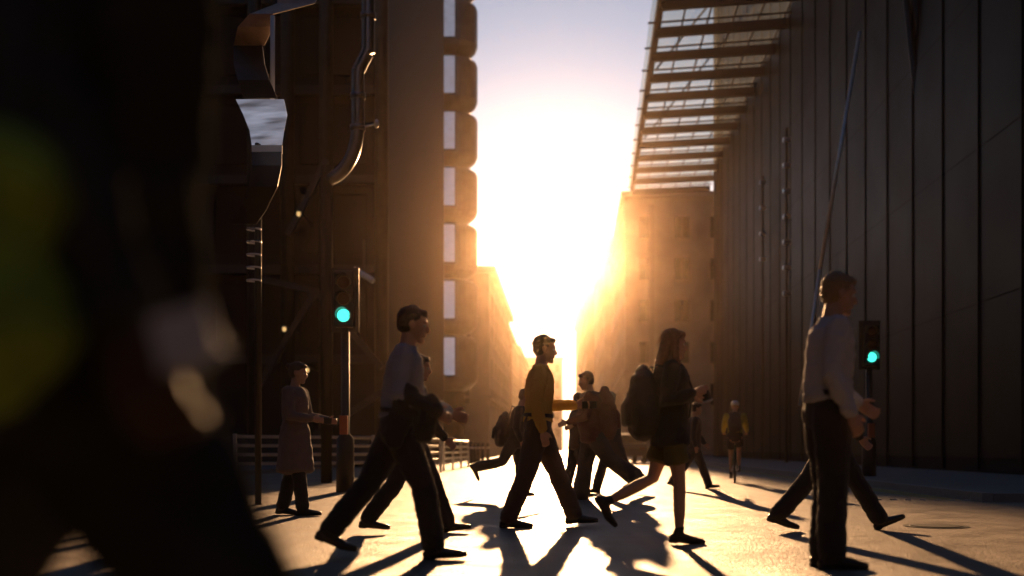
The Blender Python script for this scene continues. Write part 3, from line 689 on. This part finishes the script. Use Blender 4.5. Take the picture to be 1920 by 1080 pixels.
        if top == 'coat':
            m_ = (J[0][1]+J[1][1])/2; fr = V(((J[0][1]-J[1][1]).x, 0, 0)).length/2
            cloth.sweep([(pel+up*.1*s, .185*s, .15*s), (pel, .2*s, .17*s), (pel.lerp(m_, coat_len*.5), .205*s, (.165+fr*.45*coat_len)*s), (pel.lerp(m_, coat_len), .21*s, (.16+fr*.85*coat_len)*s)], side=sd, n=22, ck=.2)
    belt = None
    if top == 'shirt' and bottom == 'trousers' and Y < 13:
        belt = MB().sweep([(pel+up*.085*s, .176*s, .138*s), (pel+up*.118*s, .172*s, .134*s)], side=sd, n=28, cap=False)
        col_ = MB().sweep([(nk-up*.03*s, .078*s, .082*s), (nk+up*.012*s, .066*s, .070*s)], side=sd, n=24, cap=False)
    # build
    O = [body.build('body', M[skin], r)]
    remesh(O[0], min(vox, .012), 2)
    if top_m: o = cloth.build({'jacket': 'jacket', 'shirt': 'shirt', 'coat': 'coat'}[top], M[top_m], r); remesh(o, vox*1.15, 3, wrinkle=.009*s, seed=px*.01); O.append(o)
    if bottom and low_c.v: o = low_c.build({'trousers': 'trousers', 'shorts': 'shorts', 'skirt': 'skirt'}[bottom], M[bottom_m], r); remesh(o, vox*1.15, 3, wrinkle=.008*s, wscale=7, seed=px*.02); O.append(o)
    if belt:
        q = belt.build('belt', M['leather'], O[-1], smooth=True); MB().box(.128*s, .145*s, -.022, .022, .08*s, .122*s, Matrix.Translation(V((math.sin(R(lean))*.1*s, 0, 0)))).build('buckle', M['steel'], O[-1])
        col_.build('collar', M[top_m], O[1], smooth=True)
    for fm, so in shoe:
        o = fm.build('shoe', M[shoe_m], r); remesh(o, vox, 2); O.append(o)
        q = so.build('sole', M['sole'], o, smooth=True); q.location = base*0
    hm = MB()
    if hairstyle in ('short', 'long', 'bun', 'bob'):
        hm.ball(hp_(-.022, 0, .045), .096*s, .084*s, .088*s, hr); hm.ball(hp_(-.045, 0, .0), .066*s, .076*s, .075*s, hr)
        hm.ball(hp_(.045, 0, .085), .045*s, .055*s, .03*s, hr)
        if hairstyle == 'long':
            hm.sweep([(hp_(-.05, 0, .02), .085*s, .06*s), (hp_(-.075, 0, -.08), .085*s, .05*s), (hp_(-.10, 0, -.17), .08*s, .042*s), (hp_(-.115, 0, -.26), .06*s, .03*s)], n=14)
            for sy in (-1, 1): hm.sweep([(hp_(-.01, sy*.07, .03), .03*s), (hp_(.0, sy*.085, -.08), .03*s), (hp_(.03, sy*.09, -.2), .03*s), (hp_(.05, sy*.08, -.27), .018*s)], n=10)
        if hairstyle == 'bob':
            hm.sweep([(hp_(-.04, 0, .02), .088*s, .07*s), (hp_(-.05, 0, -.07), .088*s, .058*s), (hp_(-.05, 0, -.11), .07*s, .045*s)], n=14)
        if hairstyle == 'bun': hm.ball(hp_(-.12, 0, .06), .04*s, .04*s, .04*s, hr)
        o = hm.build('hair', M[hair], r); remesh(o, min(vox, .01), 2, wrinkle=.006*s, wscale=30, seed=3); O.append(o)
    if hairstyle in ('short', 'long', 'bun', 'bob') and Y < 13 and Y > 3:
        rs = random.Random(int(px)); sm = MB(); long_ = hairstyle == 'long'
        for _ in range(520):
            th, ph = rs.uniform(.05, 1.9), rs.uniform(0, 2*math.pi); d_ = V((math.sin(th)*math.cos(ph), math.sin(th)*math.sin(ph), math.cos(th)))
            if d_.x > .55 and d_.z < .6: continue
            c0 = hp_(-.022+.093*d_.x, .081*d_.y, .045+.085*d_.z); out_ = hr@d_; tg = (V((-.5, 0, -1))+V([rs.uniform(-.6, .6) for _ in range(3)])).normalized()
            ln = rs.uniform(.015, .04)*s*(2.2 if long_ else 1); c1 = c0+(out_*.35+tg).normalized()*ln*.5; c2 = c1+(tg*1.2+V((0, 0, -.4))).normalized()*ln*.6; w_ = V((rs.uniform(-1, 1), rs.uniform(-1, 1), 0)).normalized()*.0011
            sm.add([c0-w_, c0+w_, c1+w_*.8, c1-w_*.8, c2], [(0, 1, 2, 3), (3, 2, 4)])
        sm.build('loose_hair', M[hair], o)
    if hairstyle == 'helmet':
        hm.ball(hp_(-.015, 0, .065), .115*s, .092*s, .075*s, hr); o = hm.build('helmet', M['white'], r, smooth=True); O.append(o)
    for sy in (-1, 1):
        o = MB().ball(hp_(.078, sy*.03, .004), .012*s, .012*s, .010*s, hr, 10, 8).build('eye', M['eye'], r, smooth=True); O.append(o)
    for o in O: o.location = base
    r['_b'] = 1; del r['_b']
    loc = Matrix.Translation((x_, y_, 0)) @ Matrix.Rotation(heading, 4, 'Z') @ Matrix.Translation(base)
    return dict(root=r, M=loc, J=J, sh=sh, pel=pel, up=up, hands=hands, hc=hc, s=s, nk=nk)

def backpack(P, label, m_='bag', w_=.30, h=.46, d=.17, drop=0, back=.0, rot=0, frm=.17, name='backpack', strap_m=None):
    """worn on the back: body, pocket and two shoulder straps"""
    s = P['s']; ux = P['up']; fx = Vector((ux.z, 0, -ux.x)); c = P['pel']+ux*(.27*s-drop)-fx*(frm+d/2+back)
    r = thing(name, label, 'backpack'); r.matrix_world = P['M'] @ Matrix.Translation(c)
    b = MB()
    b.sweep([(ux*(-h/2), w_*.5, d*.5), (ux*(-h*.3), w_*.55, d*.62), (ux*(h*.1), w_*.52, d*.56), (ux*(h*.4), w_*.42, d*.40), (ux*(h*.5), w_*.3, d*.25)], side=(0, 1, 0), n=24, sq=.72)
    o = b.build('bag', M[m_], r); remesh(o, .012, 4, wrinkle=.012, wscale=8)
    b = MB().sweep([(ux*(-h*.42)-fx*d*.62, w_*.36, .03), (ux*(-h*.1)-fx*d*.62, w_*.38, .035), (ux*(h*.05)-fx*d*.5, w_*.34, .02)], side=(0, 1, 0), n=18, sq=.7)
    b.build('pocket', M[m_], r, smooth=True)
    for sy in (-1, 1):
        y = sy*.105*s
        b = MB()
        pts = [ux*(h*.42)+fx*(d*.3), ux*(.25*s+.0)+fx*(frm*.7)+ux*drop, ux*(.20*s)+fx*(frm+d/2+.10)+ux*drop, ux*(.05)+fx*(frm+d/2+.155)+ux*drop, ux*(-.14)+fx*(frm+d/2+.13), ux*(-.2)+fx*(d*.4)]
        b.sweep([(p+Vector((0, y, 0)), .024, .008) for p in pts], side=(0, 1, 0), n=8)
        b.build('strap', M[strap_m or m_], r, smooth=True)
    MB().sweep([(ux*(h*.5)+Vector((0, -.04, 0)), .012), (ux*(h*.5+.05), .012), (ux*(h*.5)+Vector((0, .04, 0)), .012)], side=(1, 0, 0), n=8).build('handle', M[m_], r, smooth=True)
    return r
def hand_item(P, i, name, label, cat, fn, off=(0, 0, 0)):
    wr, d2, lat, nrm = P['hands'][i]; m = Matrix(((d2.x, lat.x, nrm.x, 0), (d2.y, lat.y, nrm.y, 0), (d2.z, lat.z, nrm.z, 0), (0, 0, 0, 1)))
    c = wr+d2*(.10+off[0])+lat*off[1]+nrm*(.028+off[2])
    r = thing(name, label, cat); r.matrix_world = P['M'] @ Matrix.Translation(c) @ m
    fn(r); return r
def phone_parts(r):
    MB().box(-.03, .115, -.036, .036, -.004, .004).build('case', M['blackpaint'], r, bevel=.004)
    MB().box(-.024, .109, -.032, .032, .0045, .0052).build('screen', M['glassdark'], r)

E0, E180 = 0.0, math.pi
# man on the left, near (jacket over the forearm)
A = person('man in pale shirt striding right with a dark jacket over his arm, left of centre', 745, 7.6, R(4), H=1.74, lean=7,
           legs=((24, 14, 4, 0), (-27, 12, -24, 14)), arms=((-6, 72, 14), (12, 55, 10)), top='shirt', top_m='blueshirt', bottom_m='black', hair='hair', head_pitch=2, twist=6, belly=1.05)
def folded_jacket(r):
    b = MB(); b.sweep([((-.17, -.02, .0), .05, .045), ((-.05, -.04, 0), .075, .06), ((.08, -.04, 0), .07, .055)], side=(0, 0, 1), n=14)
    b.sweep([((-.13, .0, .0), .07, .05), ((-.12, -.14, 0), .08, .045), ((-.10, -.30, .0), .075, .035), ((-.07, -.36, 0), .05, .02)], side=(1, 0, 0), n=14)
    b.sweep([((.03, .0, .0), .07, .05), ((.05, -.12, 0), .08, .045), ((.07, -.24, .0), .065, .03)], side=(1, 0, 0), n=14)
    o = b.build('folded_cloth', M['black'], r); remesh(o, .011, 3, wrinkle=.014, wscale=12)
    MB().sweep([((.0, -.05, -.06), .02, .01), ((.03, -.14, -.07), .03, .012)], side=(1, 0, 0), n=8).build('lapel', M['black'], r, smooth=True)
hand_item(A, 0, 'folded_jacket', 'dark jacket folded over the forearm of the man left of centre', 'jacket', folded_jacket, (-.16, .05, -.03))
# second walker just behind him
person('walker in dark clothes half hidden behind the man with the folded jacket', 772, 9.9, R(-3), H=1.62, lean=4,
       legs=((-20, 18, -4, 0), (26, 6, 8, 0)), arms=((-12, 30, 6), (14, 30, 6)), top='jacket', top_m='black', bottom_m='black', hair='hair')
# centre man with yellow shirt, phone in the forward hand
C = person('man in yellow shirt walking right against the low sun in the centre', 1008, 10.6, R(2), H=1.84, lean=3,
           legs=((-14, 8, -2, 0), (24, 2, 2, 0)), arms=((-8, 22, 8), (14, 76, 6)), top='shirt', top_m='yellowshirt', bottom_m='brown', hair='hair', head_pitch=4, skin='skin', twist=5)
hand_item(C, 1, 'phone', 'phone held out in front of the man in the yellow shirt', 'phone', phone_parts)
# the walker behind him with a dark bag, trailing foot kicked up
C2 = person('walker behind the man in yellow, trailing foot kicked up, dark bag on the back', 966, 17.6, R(0), H=1.68, lean=10,
            legs=((-30, 48, -62, 0), (10, 6, 0, 0)), arms=((-10, 30, 8), (16, 40, 8)), top='jacket', top_m='charcoal', bottom_m='charcoal', hair='hair_fair', head_pitch=8)
backpack(C2, 'dark rounded backpack sticking out left of the man in yellow', 'bag', w_=.32, h=.42, d=.2, frm=.12, drop=.12)
# heavy coat man walking left, right of centre
Dm = person('broad man in a big maroon coat walking left, right of centre', 1112, 16.2, R(176), H=1.86, lean=4,
            legs=((14, 6, 2, 0), (-30, 26, -30, 16)), arms=((6, 60, 14), (10, 62, 10)), top='jacket', top_m='maroon', bottom_m='charcoal', hair='hair', head_pitch=10, loose=2.6, belly=1.35)
backpack(Dm, 'bulky dark red backpack on the broad man in the centre', 'maroon', w_=.38, h=.58, d=.27, frm=.07)
person('walker in dark coat hidden behind the broad man, only legs showing', 1150, 18.4, R(182), H=1.7, lean=3,
       legs=((22, 6, 6, 0), (-24, 26, -28, 18)), arms=((-12, 25, 6), (14, 25, 6)), top='jacket', top_m='charcoal', bottom_m='charcoal', hair='hair_grey')
person('slight person facing the broad man, shoulder just left of him', 1083, 17.2, R(20), H=1.58, lean=0,
       legs=((8, 6, 0, 0), (-10, 6, -8, 0)), arms=((8, 95, 8), (6, 70, 6)), top='jacket', top_m='brown', bottom_m='charcoal', hair='hair', hairstyle='bob')
# woman with backpack and shorts
E = person('woman with auburn hair, olive shorts and a backpack stepping right', 1256, 8.8, R(5), H=1.66, lean=0,
           loose=1.7, legs=((8, 8, -6, 4), (-17, 46, -62, 20)), arms=((-14, 122, 12), (-5, 112, 8)), top='jacket', top_m='black', bottom='shorts', bottom_m='olive', hair='hair_red', hairstyle='long', skin='skin', head_pitch=6)
backpack(E, 'large round black backpack worn by the woman with auburn hair', 'bag', w_=.34, h=.44, d=.21, frm=.11, drop=.03)
def cup_parts(r):
    q = Matrix.Rotation(R(90), 4, 'X')
    MB().sweep([((0, -.05, 0), .028), ((0, .055, 0), .038)], side=(1, 0, 0), n=18, cap=False).build('cup', M['bag'], r, smooth=True)
    MB().sweep([((0, .055, 0), .041), ((0, .068, 0), .038), ((0, .072, 0), .03)], side=(1, 0, 0), n=18, cap=False).build('lid', M['paper'], r, smooth=True)
hand_item(E, 0, 'coffee_cup', 'dark takeaway cup with pale lid held at the chest of the auburn woman', 'cup', cup_parts, (0, .03, .01))
person('walker in navy hidden behind the auburn woman, front foot showing right', 1300, 20.5, R(2), H=1.62, lean=3,
       legs=((-22, 18, -26, 18), (24, 4, 8, 0)), arms=((-12, 25, 6), (14, 25, 6)), top='jacket', top_m='navy', bottom_m='navy', hair='hair')
# man on the right in white shirt
Rm = person('tall short-haired man in white shirt and black trousers nearest on the right', 1550, 7.0, R(4), H=1.83, lean=3, hair='hair_fair',
            legs=((1, 2, 0, 0), (5, 9, 0, 0)), arms=((-10, 34, 9), (6, 50, 8)), top='shirt', top_m='whiteshirt', bottom_m='black', skin='skin', head_pitch=8, loose=1.15, belly=1.15)
person('walker in black behind the white-shirted man, legs wide in mid stride', 1562, 10.2, R(-3), H=1.74, lean=4,
       legs=((-33, 8, -20, 10), (31, 0, 24, 0)), arms=((-14, 25, 6), (16, 25, 6)), top='jacket', top_m='black', bottom_m='black', hair='hair')
# woman in long coat on the left, standing
W = person('woman in a mauve knee-length coat standing on the left, looking right at her phone', 553, 12.5, R(-8), H=1.70, lean=0,
           legs=((10, 4, 2, 0), (-9, 6, -4, 0)), arms=((10, 72, 8), (14, 66, 6)), top='coat', top_m='mauve', bottom='trousers', bottom_m='black', loose=.85, hairstyle='bun', hair='hair', head_pitch=8)
hand_item(W, 0, 'phone', 'phone in the hands of the woman in the mauve coat', 'phone', phone_parts)
# very near walker on the left edge
N = person('huge blurred walker in a dark coat closest to the camera on the left', 152, 1.5, R(-3), H=1.95, lean=2,
           legs=((32, 2, 4, 0), (-33, 10, -24, 14)), arms=((11, 13, 9), (-14, 22, 8)), top='jacket', top_m='coatcloth', bottom_m='coatcloth', hair='hair', vox=.012, loose=.9, curl=45, skin='skin_deep')
sb = thing('shoulder_bag', 'mottled green cloth bag hanging at the side of the blurred near walker', 'bag'); sb.matrix_world = N['M'] @ Matrix.Translation((-.015, -.34, -.01))
remesh(MB().sweep([((0, 0, -.09), .045, .12), ((0, 0, -.04), .06, .15), ((0, 0, .07), .05, .145), ((.01, 0, .16), .03, .13)], side=(0, 1, 0), n=24, sq=.75).build('bag', M['greenbag'], sb), .012, 3, wrinkle=.02, wscale=7)
for x_ in (-.09, .09): MB().sweep([((x_, 0, .15), .006, .016), ((x_*.8, .05, .40), .006, .016), ((x_*.5, .13, .52), .006, .016)], side=(0, 1, 0), n=8).build('strap', M['bag'], sb, smooth=True)
def paper_parts(r):
    for k in range(3):
        z = -.012+k*.012; MB().box(-.015+.006*k, .045, -.03+.005*k, .035-.005*k, z-.003, z+.003, Matrix.Rotation(R(-8+8*k), 4, 'Z')).build('sheet', M['paper'], r)
hand_item(N, 0, 'folded_papers', 'small folded pale papers in the hand of the blurred walker', 'papers', paper_parts, (-.05, .07, -.05))

# ------------------------------------------------------------------ cyclist, riding away on the right
def bicycle(px, Y, rz, label):
    r = thing('bicycle', label, 'bicycle', (*gnd(px, Y), 0), rz)
    for x_, nm in ((-.52, 0), (.52, 1)):
        wh = D.objects.new('wheel', None)
        t = MB().torus((x_, 0, .34), .325, .018, 'y', 40, 8).build('wheel', M['rubber'], r, smooth=True)
        D.objects.remove(wh)
        sp = MB().torus((x_, 0, .34), .305, .010, 'y', 36, 6)
        for k in range(14):
            a = 2*math.pi*k/14; sp.bar((x_, .02*(-1)**k, .34), (x_+.3*math.cos(a), 0, .34+.3*math.sin(a)), .003, up=(0, 1, 0))
        sp.build('rim', M['steel'], t); MB().cyl((x_, -.05, .34), (x_, .05, .34), .025).build('hub', M['steel'], t)
    f = MB(); bb, st_, hd, hb, ra, fa = (-.06, 0, .28), (-.20, 0, .82), (.36, 0, .86), (.39, 0, .74), (-.52, 0, .34), (.52, 0, .34)
    for a, b, r_ in ((bb, st_, .016), (st_, hd, .016), (bb, hb, .018), (hd, hb, .02)): f.cyl(a, b, r_, 12)
    for sy in (-.06, .06):
        f.cyl(bb, (ra[0], sy, ra[2]), .009, 8); f.cyl((st_[0], 0, .78), (ra[0], sy, ra[2]), .008, 8); f.cyl(hb, (fa[0], sy, fa[2]), .011, 8)
    f.build('frame', M['bikepaint'], r, smooth=True)
    sa = MB().sweep([((-.34, 0, .95), .075, .025), ((-.22, 0, .95), .06, .02), ((-.08, 0, .95), .02, .015)], side=(0, 1, 0), n=12).build('saddle', M['leather'], r, smooth=True)
    MB().cyl((-.20, 0, .82), (-.215, 0, .94), .013, 10).build('seat_post', M['steel'], sa)
    MB().sweep([((.30, -.3, 1.02), .014), ((.36, -.2, 1.03), .013), ((.36, .2, 1.03), .013), ((.30, .3, 1.02), .014)], side=(0, 0, 1), n=8).cyl((.36, 0, .85), (.36, 0, 1.03), .013, 8).build('handlebar', M['steel_dark'], r, smooth=True)
    MB().cyl((-.06, -.08, .28), (-.06, .08, .28), .02, 10).torus((-.06, .05, .28), .09, .006, 'y', 24, 6).bar((-.06, .08, .28), (.06, .08, .18), .015).bar((-.06, -.08, .28), (-.18, -.08, .38), .015).build('crank', M['steel'], r)
    return r
CX, CYY = 1378, 24.5
bicycle(CX, CYY, R(78), 'green bicycle ridden away from the camera by the cyclist in yellow')
bx_, by_ = gnd(CX, CYY); cr, sr = math.cos(R(78)), math.sin(R(78))
F_ = person('cyclist in a yellow top and white helmet riding away on the right', CX, CYY, R(78), H=1.74, lean=22, seat=1.0,
       legs=((52, 62, 0, 0), (28, 22, -10, 0)), arms=((40, 22, 10), (40, 22, 10)), top='shirt', top_m='hivis', bottom='shorts', bottom_m='black', hairstyle='helmet', hair='hair', head_pitch=-8, twist=0, group='cyclists', xy=(bx_-.2*cr, by_-.2*sr), curl=60)
backpack(F_, 'small brown backpack on the cyclist in yellow', 'brown', w_=.26, h=.36, d=.14, frm=.14)

finish_remesh()
# ------------------------------------------------------------------ haze
hz = MB().box(-305, 305, -62, 475, -1, 46).build('haze', None or D.materials.new('haze')); tag(hz, 'thin sunlit city haze filling the street', 'haze', kind='stuff')
hm_ = hz.data.materials[0]; hm_.use_nodes = True; t = hm_.node_tree; t.nodes.remove(t.nodes['Principled BSDF'])
pv = t.nodes.new('ShaderNodeVolumePrincipled'); pv.inputs['Color'].default_value = (.98, .74, .55, 1); pv.inputs['Density'].default_value = HAZE_DENSITY; pv.inputs['Anisotropy'].default_value = HAZE_G
t.links.new(pv.outputs[0], t.nodes['Material Output'].inputs['Volume'])
